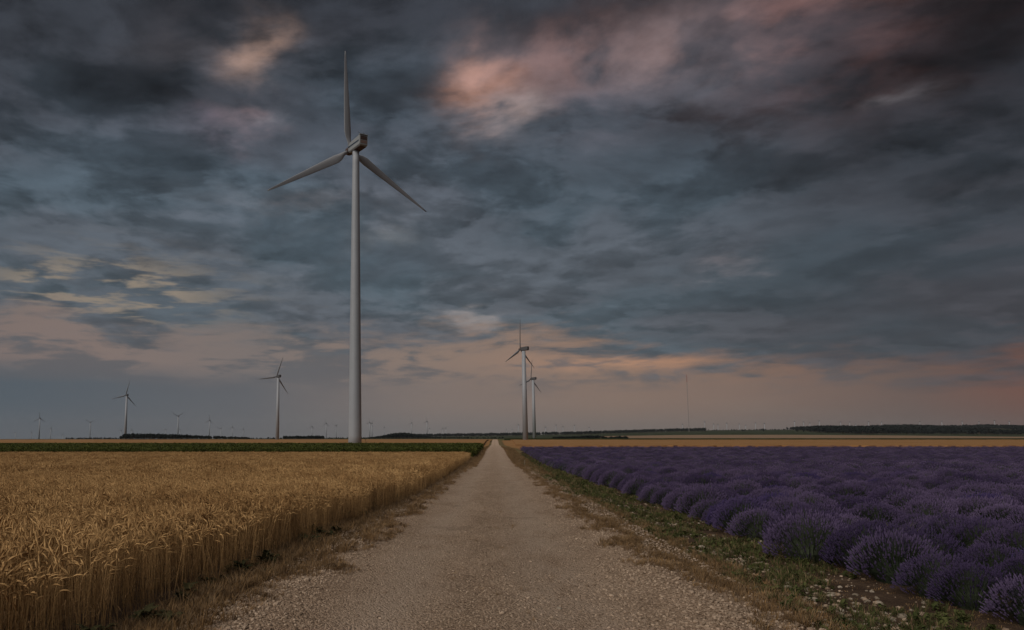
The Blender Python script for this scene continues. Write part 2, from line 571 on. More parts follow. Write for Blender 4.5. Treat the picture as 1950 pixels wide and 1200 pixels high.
# ------------------------------------------------------------------ ground, fields
YS = [-30, -10, 0, 10, 20, 30, 40, 50, 62, 73, 84, 95, 106, 118, 130, 140, 150, 160, 170, 180, 200, 220, 240, 260, 300, 350, 400, 470, 520, 580, 640,
      675, 700, 760, 840, 920, 1000, 1120, 1250, 1370, 1500, 1650, 1800, 2000, 2250, 2500, 2800, 3200, 3600, 4000, 4800, 5600, 6500, 7600, 9000]
TC = sorted(set([(c - 720) / 1408 for c in list(range(-400, 2401, 50)) + [943, 1130]]))


def region(c, y):
    if y < 135:
        return 'soil'
    if c < 943:
        if y < 165:
            return 'soil'
        if y < 1000:
            return 'far_wheat'
        if c < 240:
            return 'far_wheat' if y < 1650 else 'far_green'
        return 'far_green'
    if y < 640:
        return 'far_wheat'
    if y < 700:
        return 'hedge'
    if c < 1130:
        return 'yellow_green' if y < 1000 else 'far_green'
    if y < 1500:
        return 'pale_stubble'
    return 'far_green'


FIELDS = {'soil': ('ground', ''), 'far_wheat': ('wheat_field_soil', ''), 'pale_stubble': ('stubble_field', ''), 'far_green': ('pasture', ''),
          'yellow_green': ('meadow', ''), 'hedge': ('field_margin', '')}


def build_terrain():
    px = lambda t, y: t * (max(y, 0) + 25.0)
    grid = [[Vector((px(t, y), y, terrain(px(t, y), y))) for t in TC] for y in YS]
    cells = {}
    for i in range(len(YS) - 1):
        for j in range(len(TC) - 1):
            x = (grid[i][j].x + grid[i + 1][j + 1].x) / 2
            y = (YS[i] + YS[i + 1]) / 2
            cells.setdefault(region(720 + 1408 * x / max(y, 30), y), []).append((i, j))
    for k, cs in cells.items():
        idx, vs, fs = {}, [], []

        def vid(i, j):
            if (i, j) not in idx:
                idx[(i, j)] = len(vs)
                vs.append(grid[i][j])
            return idx[(i, j)]
        for i, j in cs:
            fs.append((vid(i, j), vid(i, j + 1), vid(i + 1, j + 1), vid(i + 1, j)))
        o = obj(FIELDS[k][0], mesh_from(FIELDS[k][0], vs, fs, [M[k]], True))
        tag(o, kind='structure')


build_terrain()


def halfw(s):
    w = 2.0 + 0.55 * max(0.0, min(1.0, (16 - s) / 9.0)) - 0.5 * max(0.0, min(1.0, (s - 35) / 45.0))
    return w + 0.14 * math.sin(s * .9) + .1 * math.sin(s * 2.3 + 1) if s < 120 else w


def nz(x, y, k=1.0):
    return (math.sin(x * 1.7 * k + 1.3) * math.sin(y * 1.3 * k + .4) + .6 * math.sin(x * 3.9 * k - y * 2.1 * k) + .4 * math.sin(y * 5.3 * k + x * 4.7 * k + 2)) / 2.0


def road_z(s, l):
    x, y = road_pt(s, l)
    z = terrain(x, y) + 0.02 + max(0, s - 40) * .0011
    if s < 60:
        a = math.exp(-((l + 1.15) / .5) ** 2) + math.exp(-((l - .75) / .55) ** 2)
        z += .035 - .035 * a + .010 * nz(s * .8, l * 1.5) + .006 * nz(s * 3, l * 4)
        z += .045 * math.exp(-((abs(l) - 2.2) / .35) ** 2)
    return z


def build_road():
    ss = []
    s = 1.5
    while s < 715:
        ss.append(s)
        s += max(.12, s * .02)
    K = 32
    vs, fs = [], []
    for s in ss:
        h = halfw(s) + .35
        for k in range(K + 1):
            l = -h + 2 * h * k / K
            x, y = road_pt(s, l)
            z = road_z(s, l)
            if k in (0, K) and s < 100:
                z = terrain(x, y) - .03
            vs.append((x, y, z))
    for i in range(len(ss) - 1):
        for k in range(K):
            a = i * (K + 1) + k
            fs.append((a, a + 1, a + K + 2, a + K + 1))
    tag(obj('dirt_road', mesh_from('dirt_road', vs, fs, [M['gravel']], True)), kind='structure')


build_road()


# ------------------------------------------------------------------ scattering of uncountable cover: one object each
def source_collection(name, meshes):
    c = bpy.data.collections.new(name)
    for i, me in enumerate(meshes):
        c.objects.link(bpy.data.objects.new('%s_source' % name, me))
    return c


def scatter(name, pts, meshes, label, cat):
    """pts: (x, y, z, rx, ry, rz, scale, scale_z) ; instances of random meshes on the points of one object"""
    a = np.array(pts, dtype=np.float32)
    me = bpy.data.meshes.new(name)
    me.vertices.add(len(a))
    me.vertices.foreach_set('co', a[:, :3].ravel())
    at = me.attributes.new('turn', 'FLOAT_VECTOR', 'POINT')
    at.data.foreach_set('vector', a[:, 3:6].ravel())
    at = me.attributes.new('size', 'FLOAT_VECTOR', 'POINT')
    at.data.foreach_set('vector', np.stack([a[:, 6], a[:, 6], a[:, 7]], 1).ravel())
    at = me.attributes.new('pick', 'INT', 'POINT')
    at.data.foreach_set('value', np.random.RandomState(len(a)).randint(0, len(meshes), len(a)).astype(np.int32))
    o = obj(name, me)
    ng = bpy.data.node_groups.new(name, 'GeometryNodeTree')
    ng.interface.new_socket('Geometry', in_out='INPUT', socket_type='NodeSocketGeometry')
    ng.interface.new_socket('Geometry', in_out='OUTPUT', socket_type='NodeSocketGeometry')
    gi, go = ng.nodes.new('NodeGroupInput'), ng.nodes.new('NodeGroupOutput')
    ci = ng.nodes.new('GeometryNodeCollectionInfo')
    ci.inputs['Collection'].default_value = source_collection(name, meshes)
    ci.inputs['Separate Children'].default_value = True
    ci.inputs['Reset Children'].default_value = True
    ip = ng.nodes.new('GeometryNodeInstanceOnPoints')
    ip.inputs['Pick Instance'].default_value = True

    def attr(nm, ty):
        n = ng.nodes.new('GeometryNodeInputNamedAttribute')
        n.data_type = ty
        n.inputs['Name'].default_value = nm
        return n.outputs[0]
    L = ng.links.new
    L(gi.outputs[0], ip.inputs['Points'])
    L(ci.outputs[0], ip.inputs['Instance'])
    L(attr('pick', 'INT'), ip.inputs['Instance Index'])
    L(attr('turn', 'FLOAT_VECTOR'), ip.inputs['Rotation'])
    L(attr('size', 'FLOAT_VECTOR'), ip.inputs['Scale'])
    L(ip.outputs[0], go.inputs[0])
    md = o.modifiers.new('scatter', 'NODES')
    md.node_group = ng
    tag(o, label, cat, None, 'stuff')
    return o


def rock_mesh(name, seed, mat, sub=1, flat=.65):
    rnd = random.Random(seed)
    bm = bmesh.new()
    bmesh.ops.create_icosphere(bm, subdivisions=sub, radius=1)
    off = [Vector((rnd.uniform(-1, 1), rnd.uniform(-1, 1), rnd.uniform(-1, 1))).normalized() for _ in range(5)]
    cut = [rnd.uniform(.55, .9) for _ in off]
    for v in bm.verts:
        for n, c in zip(off, cut):
            e = v.co.dot(n) - c
            if e > 0:
                v.co -= n * e * .85
        v.co *= rnd.uniform(.92, 1.08)
        v.co.z *= flat
        v.co.x *= 1.15
    me = bpy.data.meshes.new(name)
    bm.to_mesh(me)
    bm.free()
    me.materials.append(mat)
    return me


# ------------------------------------------------------------------ road verges beyond the near tufts
def build_verge():
    m = field_mat('verge', (.10, .080, .032), (.20, .145, .07))
    for side in (-1, 1):
        vs, fs = [], []
        ss = [62 + 4 * i for i in range(32)] + [190 + 12 * i for i in range(44)]
        for s in ss:
            g = min(1, (s - 60) / 60) * (1 + .12 * math.sin(s * .7 + side) + .1 * math.sin(s * .23))
            for l in (1.0, 1.2 + .7 * g, 1.3 + 1.6 * g, 1.35 + (2.8 if side > 0 else 1.5) * g):
                x, y = road_pt(s, side * l)
                vs.append((x, y, terrain(x, y) + .008 + max(0, s - 40) * .0008 + 0))
        for i in range(len(ss) - 1):
            for k in range(3):
                a = i * 4 + k
                fs.append((a, a + 1, a + 5, a + 4) if side > 0 else (a + 1, a, a + 4, a + 5))
        tag(obj('road_verge', mesh_from('road_verge', vs, fs, [m], True)), kind='structure')


build_verge()
rng = random.Random(7)


# ------------------------------------------------------------------ wheat
def wheat_stalk(mb, rnd, x, y, h, fine=True):
    az = rnd.gauss(2.2, 1.1)
    lean = rnd.uniform(.01, .07)
    d = Vector((math.cos(az), math.sin(az), 0))
    b = Vector((x, y, 0))
    nod = rnd.uniform(.1, 1.0)
    p = [b, b + d * lean * .4 + Vector((0, 0, h * .5)), b + d * lean + Vector((0, 0, h * .86))]
    # neck bends over, ear hangs
    a0 = nod * 1.1
    p.append(p[-1] + (d * math.sin(a0 * .5) + Vector((0, 0, math.cos(a0 * .5)))) * h * .10)
    r = .0021 if fine else .0032
    mb.tube(p, [r, r, r * .9, r * .8], 3, 0)
    e, L = p[-1], rnd.uniform(.075, .10)
    pts, rad = [e], [.003]
    cur, an = e.copy(), a0
    for i in range(3):
        an += nod * .42
        cur = cur + (d * math.sin(an) + Vector((0, 0, math.cos(an)))) * L / 3
        pts.append(cur.copy())
        rad.append((.0098, .0084, .0024)[i] * (1.0 if fine else 1.45))
    mb.tube(pts, rad, 4 if fine else 3, 1)
    # awns
    t = (pts[-1] - pts[0]).normalized()
    for k in range(9 if fine else 4):
        q = pts[1].lerp(pts[3], rnd.random())
        s = Vector((rnd.uniform(-1, 1), rnd.uniform(-1, 1), rnd.uniform(-1, 1)))
        w = t.cross(s).normalized() * (.0011 if fine else .0028)
        tip = q + (t + s * .30).normalized() * rnd.uniform(.06, .10)
        mb.face([q - w, q + w, tip], 1)
    # dry leaves
    for k in range(2 if fine else 1):
        if rnd.random() < .8:
            z = rnd.uniform(.15, .6) * h
            aa = rnd.uniform(0, 6.28)
            dd = Vector((math.cos(aa), math.sin(aa), 0))
            q = b + Vector((0, 0, z))
            mb.blade(q, q + dd * rnd.uniform(.08, .16) + Vector((0, 0, rnd.uniform(-.12, .06))), .007, (-dd.y, dd.x, .2), (0, 0, .05), 2)


def wheat_clump(seed, n, w, fine):
    rnd = random.Random(seed)
    mb = MB()
    for i in range(n):
        wheat_stalk(mb, rnd, rnd.uniform(-w, w), rnd.uniform(-w, w), rnd.gauss(.74, .05), fine)
    return mb.mesh('wheat', [M['straw'], M['ear'], M['straw_dark']])


def wheat_edge(s):
    e = -3.72 if s < 8 else -3.72 + .9 * min(1, (s - 8) / 17)
    return e + .16 * nz(s, 3, 1.0) + .07 * nz(s * 3, 1) + (.0 if s < 60 else .5 * (s - 60) / 25 * 0)


def build_wheat():
    near, far = [], []
    st = .19
    y = 3.2
    while y < 83:
        fine = y < 26
        step = st if fine else .36
        x = -(160 + 720) / 1408 * y - 1.0
        while True:
            px, py = x + rng.uniform(-.5, .5) * step, y + rng.uniform(-.5, .5) * step
            s, l = road_sl(px, py)
            if l > wheat_edge(s):
                break
            edge = wheat_edge(s) - l
            hs = 1.0 + .07 * nz(px * .5, py * .5) + rng.uniform(-.07, .07)
            if edge < .35:
                hs *= rng.uniform(.78, 1.03)
                if rng.random() < .25 * (1 - edge / .35):
                    x += step
                    continue
            row = (px, py, terrain(px, py), rng.gauss(0, .07) + .05 * nz(px, py, .7), rng.gauss(0, .07), rng.uniform(-1.2, 1.2), hs, hs)
            (near if fine else far).append(row)
            x += step
        y += step
    loose = []
    for i in range(800):
        s = 4.2 + 45 * rng.random() ** 1.2
        l = wheat_edge(s) + abs(rng.gauss(0, .11)) - .02
        px, py = road_pt(s, l)
        loose.append((px, py, terrain(px, py), rng.gauss(0, .10), rng.gauss(0, .10), rng.uniform(0, 6.28), rng.uniform(.8, 1.08), rng.uniform(.8, 1.08)))
    scatter('wheat_stalks', loose, [wheat_clump(90 + i, 2, .05, True) for i in range(8)], 'loose wheat stalks leaning out at the edge of the field', 'wheat')
    scatter('wheat', near, [wheat_clump(i, 11, .11, True) for i in range(9)], 'ripe golden wheat standing along the left of the dirt road', 'wheat')
    scatter('wheat', far, [wheat_clump(50 + i, 22, .2, False) for i in range(7)], 'golden wheat stretching back to the dark green crop', 'wheat')


build_wheat()


# ------------------------------------------------------------------ far standing wheat: raised canopies with a ragged top
def canopy(name, mat, x0y, label, cat, h, fx=2.2):
    """x0y: list of (depth, left column, right column)"""
    rnd = random.Random(len(label))
    vs, fs = [], []
    K = 130
    for D, c0, c1 in x0y:
        for k in range(K + 1):
            x = (c0 + (c1 - c0) * k / K - 720) / 1408 * D
            y = D + rnd.uniform(-.4, .4)
            vs.append((x, y, terrain(x, y) + h + rnd.uniform(-.07, .07)))
    n = len(x0y)
    for i in range(n - 1):
        for k in range(K):
            a = i * (K + 1) + k
            fs.append((a, a + 1, a + K + 2, a + K + 1))
    # front and right-hand faces down to the ground
    base = len(vs)
    for k in range(K + 1):
        v = vs[k]
        vs.append((v[0], v[1] - .05, terrain(v[0], v[1])))
    for k in range(K):
        fs.append((base + k, base + k + 1, k + 1, k))
    for e in (0, K):
        b2 = len(vs)
        for i in range(n):
            v = vs[i * (K + 1) + e]
            vs.append((v[0], v[1], terrain(v[0], v[1])))
        for i in range(n - 1):
            fs.append((b2 + i, b2 + i + 1, (i + 1) * (K + 1) + e, i * (K + 1) + e))
    o = obj(name, mesh_from(name, vs, fs, [mat], False))
    tag(o, label, cat, None, 'stuff')


def lat_col(D, l):
    x = (D - l * -RS) * RS / RC + l * RC
    s = D / RC + l * RS / RC
    return col_of(*road_pt(s, l))


dl = [165, 185, 210, 240, 280, 320, 350, 390, 430, 470, 520, 580, 640]
canopy('wheat', M['far_wheat'], [(D, -300, lat_col(D, -5.5)) for D in dl], 'strip of ripe wheat on the rise behind the dark green crop', 'wheat', .7)
dr = [142, 160, 185, 210, 240, 280, 320, 350, 390, 430, 470, 520, 580, 636]
canopy('wheat', M['far_wheat'], [(D, lat_col(D, 5.5 + D * .012), 2250) for D in dr], 'orange strip of ripe wheat beyond the lavender field', 'wheat', .7)


canopy('hedge', M['hedge'], [(D, lat_col(D, 8.0), 2250) for D in (645, 652, 660)], 'thin dark hedge line between the orange wheat and the pale stubble', 'hedge', 1.75)


# ------------------------------------------------------------------ dark green crop
def crop_plant(seed):
    rnd = random.Random(seed)
    mb = MB()
    for p in range(5):
        cx, cy = rnd.uniform(-.35, .35), rnd.uniform(-.35, .35)
        h = rnd.uniform(.85, 1.15)
        mb.tube([(cx, cy, 0), (cx, cy, h)], [.012, .008], 3, 0)
        for k in range(11):
            z = h * (.15 + .85 * k / 11)
            a = k * 2.4 + rnd.uniform(-.4, .4)
            d = Vector((math.cos(a), math.sin(a), 0))
            q = Vector((cx, cy, z))
            mb.blade(q, q + d * rnd.uniform(.22, .36) + Vector((0, 0, rnd.uniform(-.10, .16))), .13, (-d.y, d.x, 0), (0, 0, .07), 0)
    return mb.mesh('crop_plant', [M['green_crop']])


def build_crop():
    pts = []
    y = 87.0
    while y < 154:
        step = .62 if y < 100 else .95
        x = -(200 + 720) / 1408 * y
        while True:
            px, py = x + rng.uniform(-.4, .4) * step, y + rng.uniform(-.4, .4) * step
            s, l = road_sl(px, py)
            if l > -2.6 + .25 * nz(s, 1):
                break
            sc = rng.uniform(.86, 1.12) * (1.35 if step > .8 else 1.0)
            pts.append((px, py, terrain(px, py), 0, 0, rng.uniform(0, 6.28), sc, rng.uniform(.93, 1.12)))
            x += step
        y += step
    scatter('green_crop', pts, [crop_plant(i) for i in range(6)], 'dark green leafy crop in a band behind the wheat', 'crop')


build_crop()


# ------------------------------------------------------------------ dry grass and weeds along the road
def tuft(seed, n, h, spread, mats, w=.004, seedheads=False):
    rnd = random.Random(seed)
    mb = MB()
    for i in range(n):
        a = rnd.uniform(0, 6.28)
        d = Vector((math.cos(a), math.sin(a), 0))
        b = d * rnd.uniform(0, spread * .4)
        hh = h * rnd.uniform(.5, 1.1)
        out = rnd.uniform(.15, 1.1) * hh
        mb.blade(b, b + d * out + Vector((0, 0, hh)), w, (-d.y, d.x, 0), Vector((0, 0, hh * .16)) - d * out * .12, rnd.randrange(len(mats)))
    return mb.mesh('tuft', mats)


def weed(seed, n, size, mat):
    rnd = random.Random(seed)
    mb = MB()
    for i in range(n):
        a = i * 2.4 + rnd.uniform(-.4, .4)
        d = Vector((math.cos(a), math.sin(a), 0))
        z = rnd.uniform(0, size * .8)
        b = Vector((rnd.uniform(-.03, .03), rnd.uniform(-.03, .03), z))
        L = size * rnd.uniform(.5, 1.0)
        mb.blade(b, b + d * L + Vector((0, 0, rnd.uniform(-.1, .6) * L)), L * rnd.uniform(.25, .5), (-d.y, d.x, .1), (0, 0, L * .18), 0)
    return mb.mesh('weed', [mat])


def strip_points(s0, s1, l0, l1, dens, keep=None, size=(.7, 1.3), thin=None):
    out = []
    n = int((s1 - s0) * abs(l1 - l0) * dens)
    for i in range(n):
        s, l = rng.uniform(s0, s1), rng.uniform(l0, l1)
        if thin and rng.random() > thin(s):
            continue
        if keep and not keep(s, l):
            continue
        x, y = road_pt(s, l)
        if not in_view(x, y, 250):
            continue
        sc = rng.uniform(*size)
        z = road_z(s, l) if abs(l) < halfw(s) + .3 else terrain(x, y)
        out.append((x, y, z - .005, rng.gauss(0, .12), rng.gauss(0, .12), rng.uniform(0, 6.28), sc, sc * rng.uniform(.8, 1.2)))
    return out


def patchy(a, k=1.0, c=0.0):
    return lambda s, l: nz(s * .8 * k, l * 1.6 * k) + rng.uniform(-a, a) > c


thin_far = lambda s: min(1.0, 9.0 / max(s, 5))
dry = [tuft(i, 26, .13, .16, [M['dry_grass'], M['straw_dark']]) for i in range(5)]
lowdry = [tuft(20 + i, 30, .055, .2, [M['dry_grass'], M['straw_dark']], .0045) for i in range(5)]
flat_straw = [tuft(40 + i, 14, .025, .25, [M['straw'], M['dry_grass']], .004) for i in range(3)]
pts = strip_points(4, 42, -3.5, -2.8, 120, None, (.7, 1.3), lambda s: min(1, 16 / s))
pts += strip_points(4, 95, -3.3, -2.0, 55, lambda s, l: -l > halfw(s) + .12 + .22 * nz(s * 1.1, 5) + rng.uniform(-.15, .25), (.8, 1.5), lambda s: min(1, 20 / s))
pts += strip_points(35, 190, 1.55, 3.3, 14, lambda s, l: rng.random() < (s - 35) / 50 and l > halfw(s) - .1, (1.1, 2.4))
pts += strip_points(35, 190, -3.0, -1.5, 14, lambda s, l: rng.random() < (s - 35) / 50 and -l > halfw(s) - .1, (1.1, 2.4))
pts += strip_points(4, 100, 1.7, 3.1, 95, lambda s, l: l > halfw(s) + .02 + .2 * nz(s * .9, 8) + rng.uniform(-.12, .22) and nz(s * .5, l) + rng.uniform(-.5, .5) > -.35, (.5, 1.0), lambda s: min(1, 18 / s))
scatter('dry_grass', pts, dry, 'dry brown grass tufts along both edges of the dirt road', 'grass')
pts = strip_points(4, 40, -3.3, -1.8, 190, lambda s, l: -l > halfw(s) - .05 + .4 * nz(s * .8, 3) + rng.uniform(-.3, .4), (.8, 1.5), lambda s: min(1, 14 / s))
pts += strip_points(4, 40, 1.6, 3.3, 260, lambda s, l: l > halfw(s) - .1 + .35 * nz(s * .7, 9) + rng.uniform(-.25, .35) and nz(s * .6, l) + rng.uniform(-.5, .5) > -.4, (.8, 1.5), lambda s: min(1, 14 / s))
pts += strip_points(4, 30, -.6, .4, 16, patchy(.3, 1.2, .42), (.5, .9))
scatter('low_grass', pts, lowdry + flat_straw, 'low flattened straw coloured grass at the road edges', 'grass')
pts = strip_points(4, 90, 2.85, 4.6, 170, lambda s, l: nz(s * .6, l * 1.3) + rng.uniform(-.6, .6) > (-.1 if l < 4.0 else .2), (.35, 1.1), lambda s: min(1, 18 / s))
pts += strip_points(25, 110, 2.4, 4.3, 22, patchy(.5, .35, -.1), (.9, 1.9), lambda s: min(1, 35 / s))
scatter('weeds', pts, [weed(i, 18, .075, M['weed']) for i in range(3)] + [tuft(60 + i, 26, .11, .13, [M['weed'], M['weed'], M['dry_grass']], .006) for i in range(4)],
        'green weeds growing in the stony strip beside the lavender', 'weeds')
pts = strip_points(4, 60, -3.6, -3.0, 16, patchy(.3, .5, .1), (.8, 1.6), lambda s: min(1, 16 / s))
pts2 = strip_points(4, 40, 3.6, 4.9, 40, None, (.5, 1.1), lambda s: min(1, 14 / s))
scatter('straw_litter', pts2, flat_straw, 'loose straw lying on the brown soil below the lavender', 'straw')
scatter('undergrowth', pts, [weed(80 + i, 26, .12, M['weed_dark']) for i in range(4)], 'dark undergrowth at the foot of the wheat', 'weeds')

# ------------------------------------------------------------------ gravel and stones
rocks = [rock_mesh('pebble', i, M['stone'], 1) for i in range(7)]


def build_gravel():
    pts = []
    for i in range(150000):
        s = 4.5 + 60 * rng.random() ** 2.1
        l = rng.uniform(-2.9, 2.9)
        tr = math.exp(-((l + 1.15) / .5) ** 2) + math.exp(-((l - .75) / .55) ** 2)
        if rng.random() < tr * .6:
            continue
        if abs(l) > 2.4 and rng.random() < .35:
            continue
        x, y = road_pt(s, l)
        if not in_view(x, y, 150):
            continue
        e = min(1, max(0, (l - .8) / 1.4)) if l > 0 else min(1, max(0, (-l - 1.5) / 1.0))
        if rng.random() < .55 - .6 * nz(s * .45, l * 1.1) - .35 * e:
            continue
        sc = (.005 + .010 * rng.random() ** 2.2) * (1 + .6 * e)
        if rng.random() < .012:
            sc *= 1.9
        pts.append((x, y, road_z(s, l) + sc * .22, rng.uniform(-.4, .4), rng.uniform(-.4, .4), rng.uniform(0, 6.28), sc, sc))
    scatter('gravel', pts, rocks, 'loose pale gravel strewn over the dirt road', 'gravel')
    pts = []
    for i in range(14000):
        s = 4.5 + 45 * rng.random() ** 1.7
        l = rng.uniform(2.6, 4.7)
        if nz(s * .9, l * 1.7) + rng.uniform(-.6, .6) < -.05 or (l > 3.9 and rng.random() < .75):
            continue
        x, y = road_pt(s, l)
        if not in_view(x, y, 150):
            continue
        sc = .008 + .030 * rng.random() ** 2.4
        pts.append((x, y, terrain(x, y) + sc * .25, rng.uniform(-.4, .4), rng.uniform(-.4, .4), rng.uniform(0, 6.28), sc, sc))
    scatter('field_stones', pts, [rock_mesh('pebble', 30 + i, M['white_stone'] if i % 2 else M['stone'], 1, .7) for i in range(6)],
            'small pale stones among the weeds beside the lavender', 'stones')


build_gravel()
# the larger single stones
big = [rock_mesh('stone', 60 + i, M['white_stone'], 2, .6) for i in range(5)]
BIG = [(1690, 1165, 15, 'large white stone among the weeds below the lavender at lower right'),
       (1648, 1140, 12, 'white stone just above left of the largest white stone'),
       (1480, 1112, 12, 'pale stone left of the green weed patch in the stony strip'),
       (1526, 1134, 12, 'pale stone in the stony strip, lower middle of the weeds'),
       (1325, 1040, 13, 'pale stone at the upper end of the stony strip'),
       (1640, 1188, 10, 'pale stone low in the weeds at the bottom edge'),
       (1605, 1125, 9, 'pale stone between the weeds and the brown soil'),
       (1055, 1153, 8, 'single pale stone lying in the right wheel track of the road'),
       (1790, 1193, 10, 'pale stone on brown soil under the lavender, bottom right'),
       (390, 1140, 9, 'pale stone in the dry grass between wheat and road')]
for i, (c, r, w, lab) in enumerate(BIG):
    D = EYE * 1400 / (r - 850)
    x = (c - 720) / 1400 * D
    s, l = road_sl(x, D)
    k = w * D / 1400 * .62
    o = obj('stone', big[i % 5], None, (x, D, (road_z(s, l) if abs(l) < halfw(s) else terrain(x, D)) + k * .25))
    o.scale = (k, k, k)
    o.rotation_euler = (.1, -.1, i * 1.9)
    tag(o, lab, 'stone', 'single pale stones by the road')


# ------------------------------------------------------------------ lavender
def dome_mesh(mb, rnd, rad, h, mi, seg=9, rings=4):
    n0 = len(mb.v)
    for i in range(rings + 1):
        t = i / rings
        for k in range(seg):
            a = 6.283 * k / seg
            r = rad * math.cos(t * 1.45) * rnd.uniform(.88, 1.1) * (.78 if i == 0 else 1)
            mb.v.append(Vector((r * math.cos(a), r * math.sin(a), h * math.sin(t * 1.5) * rnd.uniform(.92, 1.06) - (.04 if i == 0 else 0))))
    for i in range(rings):
        for k in range(seg):
            a, b = n0 + i * seg + k, n0 + i * seg + (k + 1) % seg
            mb.f.append((a, b, b + seg, a + seg))
            mb.mi.append(mi)


def lavender(seed, stems, thick, leaves, rad=.49, h=.49):
    """returns foliage and flower meshes of one bush"""
    rnd = random.Random(seed)
    fo, fl = MB(), MB()
    dome_mesh(fo, rnd, rad * .60, h * .58, 0)
    wob = [rnd.uniform(.82, 1.12) for _ in range(8)]
    for i in range(stems):
        u = (i + rnd.random()) / stems
        th = math.acos(1 - u * .93)
        a = i * 2.39996 + rnd.uniform(-.2, .2)
        k = a / 6.2832 * 8
        w = wob[int(k) % 8] * (1 - k % 1) + wob[(int(k) + 1) % 8] * (k % 1)
        m = rnd.gauss(1.0, .055) * (.6 + .4 * w)
        rr = rad * math.sin(th) * m * 1.04
        tip = Vector((rr * math.cos(a), rr * math.sin(a), max(.06, h * math.cos(th) * m + .04)))
        base = Vector((tip.x * .42, tip.y * .42, tip.z * .40))
        up = Vector((tip.x * .8, tip.y * .8, tip.z * .85 + .2)).normalized()
        L = rnd.uniform(.030, .050) * (1 + thick * 8)
        side = Vector((-math.sin(a), math.cos(a), 0)) * (.0016 + thick * .12)
        fo.face([base - side, base + side, tip + side, tip - side], 1)
        r = rnd.uniform(.008, .0115) + thick
        fl.tube([tip - up * .004, tip + up * L * .3, tip + up * L * .55, tip + up * L], [r * .5, r, r * .75, r * .25], 3 if thick > .004 else 4, 0)
        if thick < .004 and rnd.random() < .6:
            q = tip - up * L * .42
            fl.tube([q, q + up * .011], [r * .75, r * .5], 4, 0)
    for i in range(leaves):
        th = math.acos(rnd.random() * .85)
        a = rnd.uniform(0, 6.283)
        m = rnd.uniform(.58, .92)
        q = Vector((rad * .8 * math.sin(th) * m * math.cos(a), rad * .8 * math.sin(th) * m * math.sin(a), h * .8 * math.cos(th) * m))
        d = Vector((q.x, q.y, q.z + .15)).normalized()
        fo.blade(q, q + d * rnd.uniform(.08, .16), .008 + thick, (-d.y, d.x, .1), None, 1)
    return fo.mesh('foliage', [M['lavender_leaf'], M['lavender_stem']]), fl.mesh('flowers', [M['lavender_flower']])


def joined(fo, fl):
    v = [tuple(p.co) for p in fo.vertices] + [tuple(p.co) for p in fl.vertices]
    n = len(fo.vertices)
    f = [tuple(p.vertices) for p in fo.polygons] + [tuple(i + n for i in p.vertices) for p in fl.polygons]
    mi = [p.material_index for p in fo.polygons] + [2] * len(fl.polygons)
    return mesh_from('lavender', v, f, [M['lavender_leaf'], M['lavender_stem'], M['lavender_flower']], False, mi)


ORD = ['nearest', 'second', 'third', 'fourth', 'fifth', 'sixth', 'seventh', 'eighth', 'ninth', 'tenth', 'eleventh', 'twelfth', 'thirteenth', 'fourteenth', 'fifteenth', 'sixteenth',
       'seventeenth', 'eighteenth', 'nineteenth', 'twentieth']


def build_lavender():
    spots = []
    k = 0
    while k < 130:
        l0 = 4.95 + 1.06 * k
        s = 3.0
        while s < 150:
            sp = .80 + rng.uniform(-.24, .26)
            s += sp
            l = l0 + rng.gauss(0, .12)
            x, y = road_pt(s, l)
            if y > 131 or not in_view(x, y, 140):
                continue
            if k > 1 and rng.random() < .02:
                continue
            if math.hypot(x, y) < 6.6:
                continue
            sc = rng.uniform(.78, 1.28 if s > 11 else 1.0) * (1.0 + .06 * nz(s * .5, l * .5))
            spots.append((math.hypot(x, y), k, s, x, y, terrain(x, y), sc))
        k += 1
    inframe = sorted([q for q in spots if in_view(q[3], q[4], 45)])
    things = inframe[:300]
    lim = set(things)
    rest = [q for q in spots if q not in lim]
    near = [lavender(100 + i, 680, 0.0, 420) for i in range(6)]
    front_n = 0
    seen = {}
    for d, k, s, x, y, z, sc in sorted(things, key=lambda q: (q[1], q[2])):
        fo, fl = near[rng.randrange(6)]
        e = empty('lavender_bush', (x, y, z), rng.uniform(0, 6.28))
        e.scale = (sc, sc, sc * rng.uniform(.92, 1.12))
        obj('foliage', fo, e)['kind'] = 'stuff'
        obj('flowers', fl, e)['kind'] = 'stuff'
        i = seen.get(k, 0)
        seen[k] = i + 1
        if k == 0:
            lab = '%s lavender bush of the front row, counted along the bare soil from the lower right' % ORD[i] if i < len(ORD) else 'small lavender bush far along the front row beside the weeds'
            grp = 'lavender bushes of the front row'
        elif k == 1:
            lab = '%s lavender bush of the second row, directly behind the front row, from the lower right' % ORD[i] if i < len(ORD) else 'lavender bush far along the second row from the road'
            grp = 'lavender bushes of the second row'
        elif k < 4:
            lab = 'rounded purple lavender bush in the %s row from the road' % ORD[k]
            grp = 'lavender bushes of the %s row' % ORD[k]
        else:
            lab = 'purple lavender bush deep in the near part of the field, rows behind the front ones'
            grp = 'lavender bushes deep in the near field'
        tag(e, lab, 'lavender bush', grp)
    mid = [joined(*lavender(200 + i, 280, .003, 90)) for i in range(5)]
    far = [joined(*lavender(300 + i, 110, .011, 14, .52, .48)) for i in range(4)]
    pm = [(x, y, z, 0, 0, rng.uniform(0, 6.28), sc, sc * rng.uniform(.92, 1.12)) for d, k, s, x, y, z, sc in rest if d < 45]
    pf = [(x, y, z, 0, 0, rng.uniform(0, 6.28), sc, sc * rng.uniform(.92, 1.1)) for d, k, s, x, y, z, sc in rest if d >= 45]
    scatter('lavender_rows', pm, mid, 'purple lavender rows merging in the middle of the field', 'lavender')
    scatter('lavender_rows', pf, far, 'far purple lavender running back to the orange wheat', 'lavender')


build_lavender()
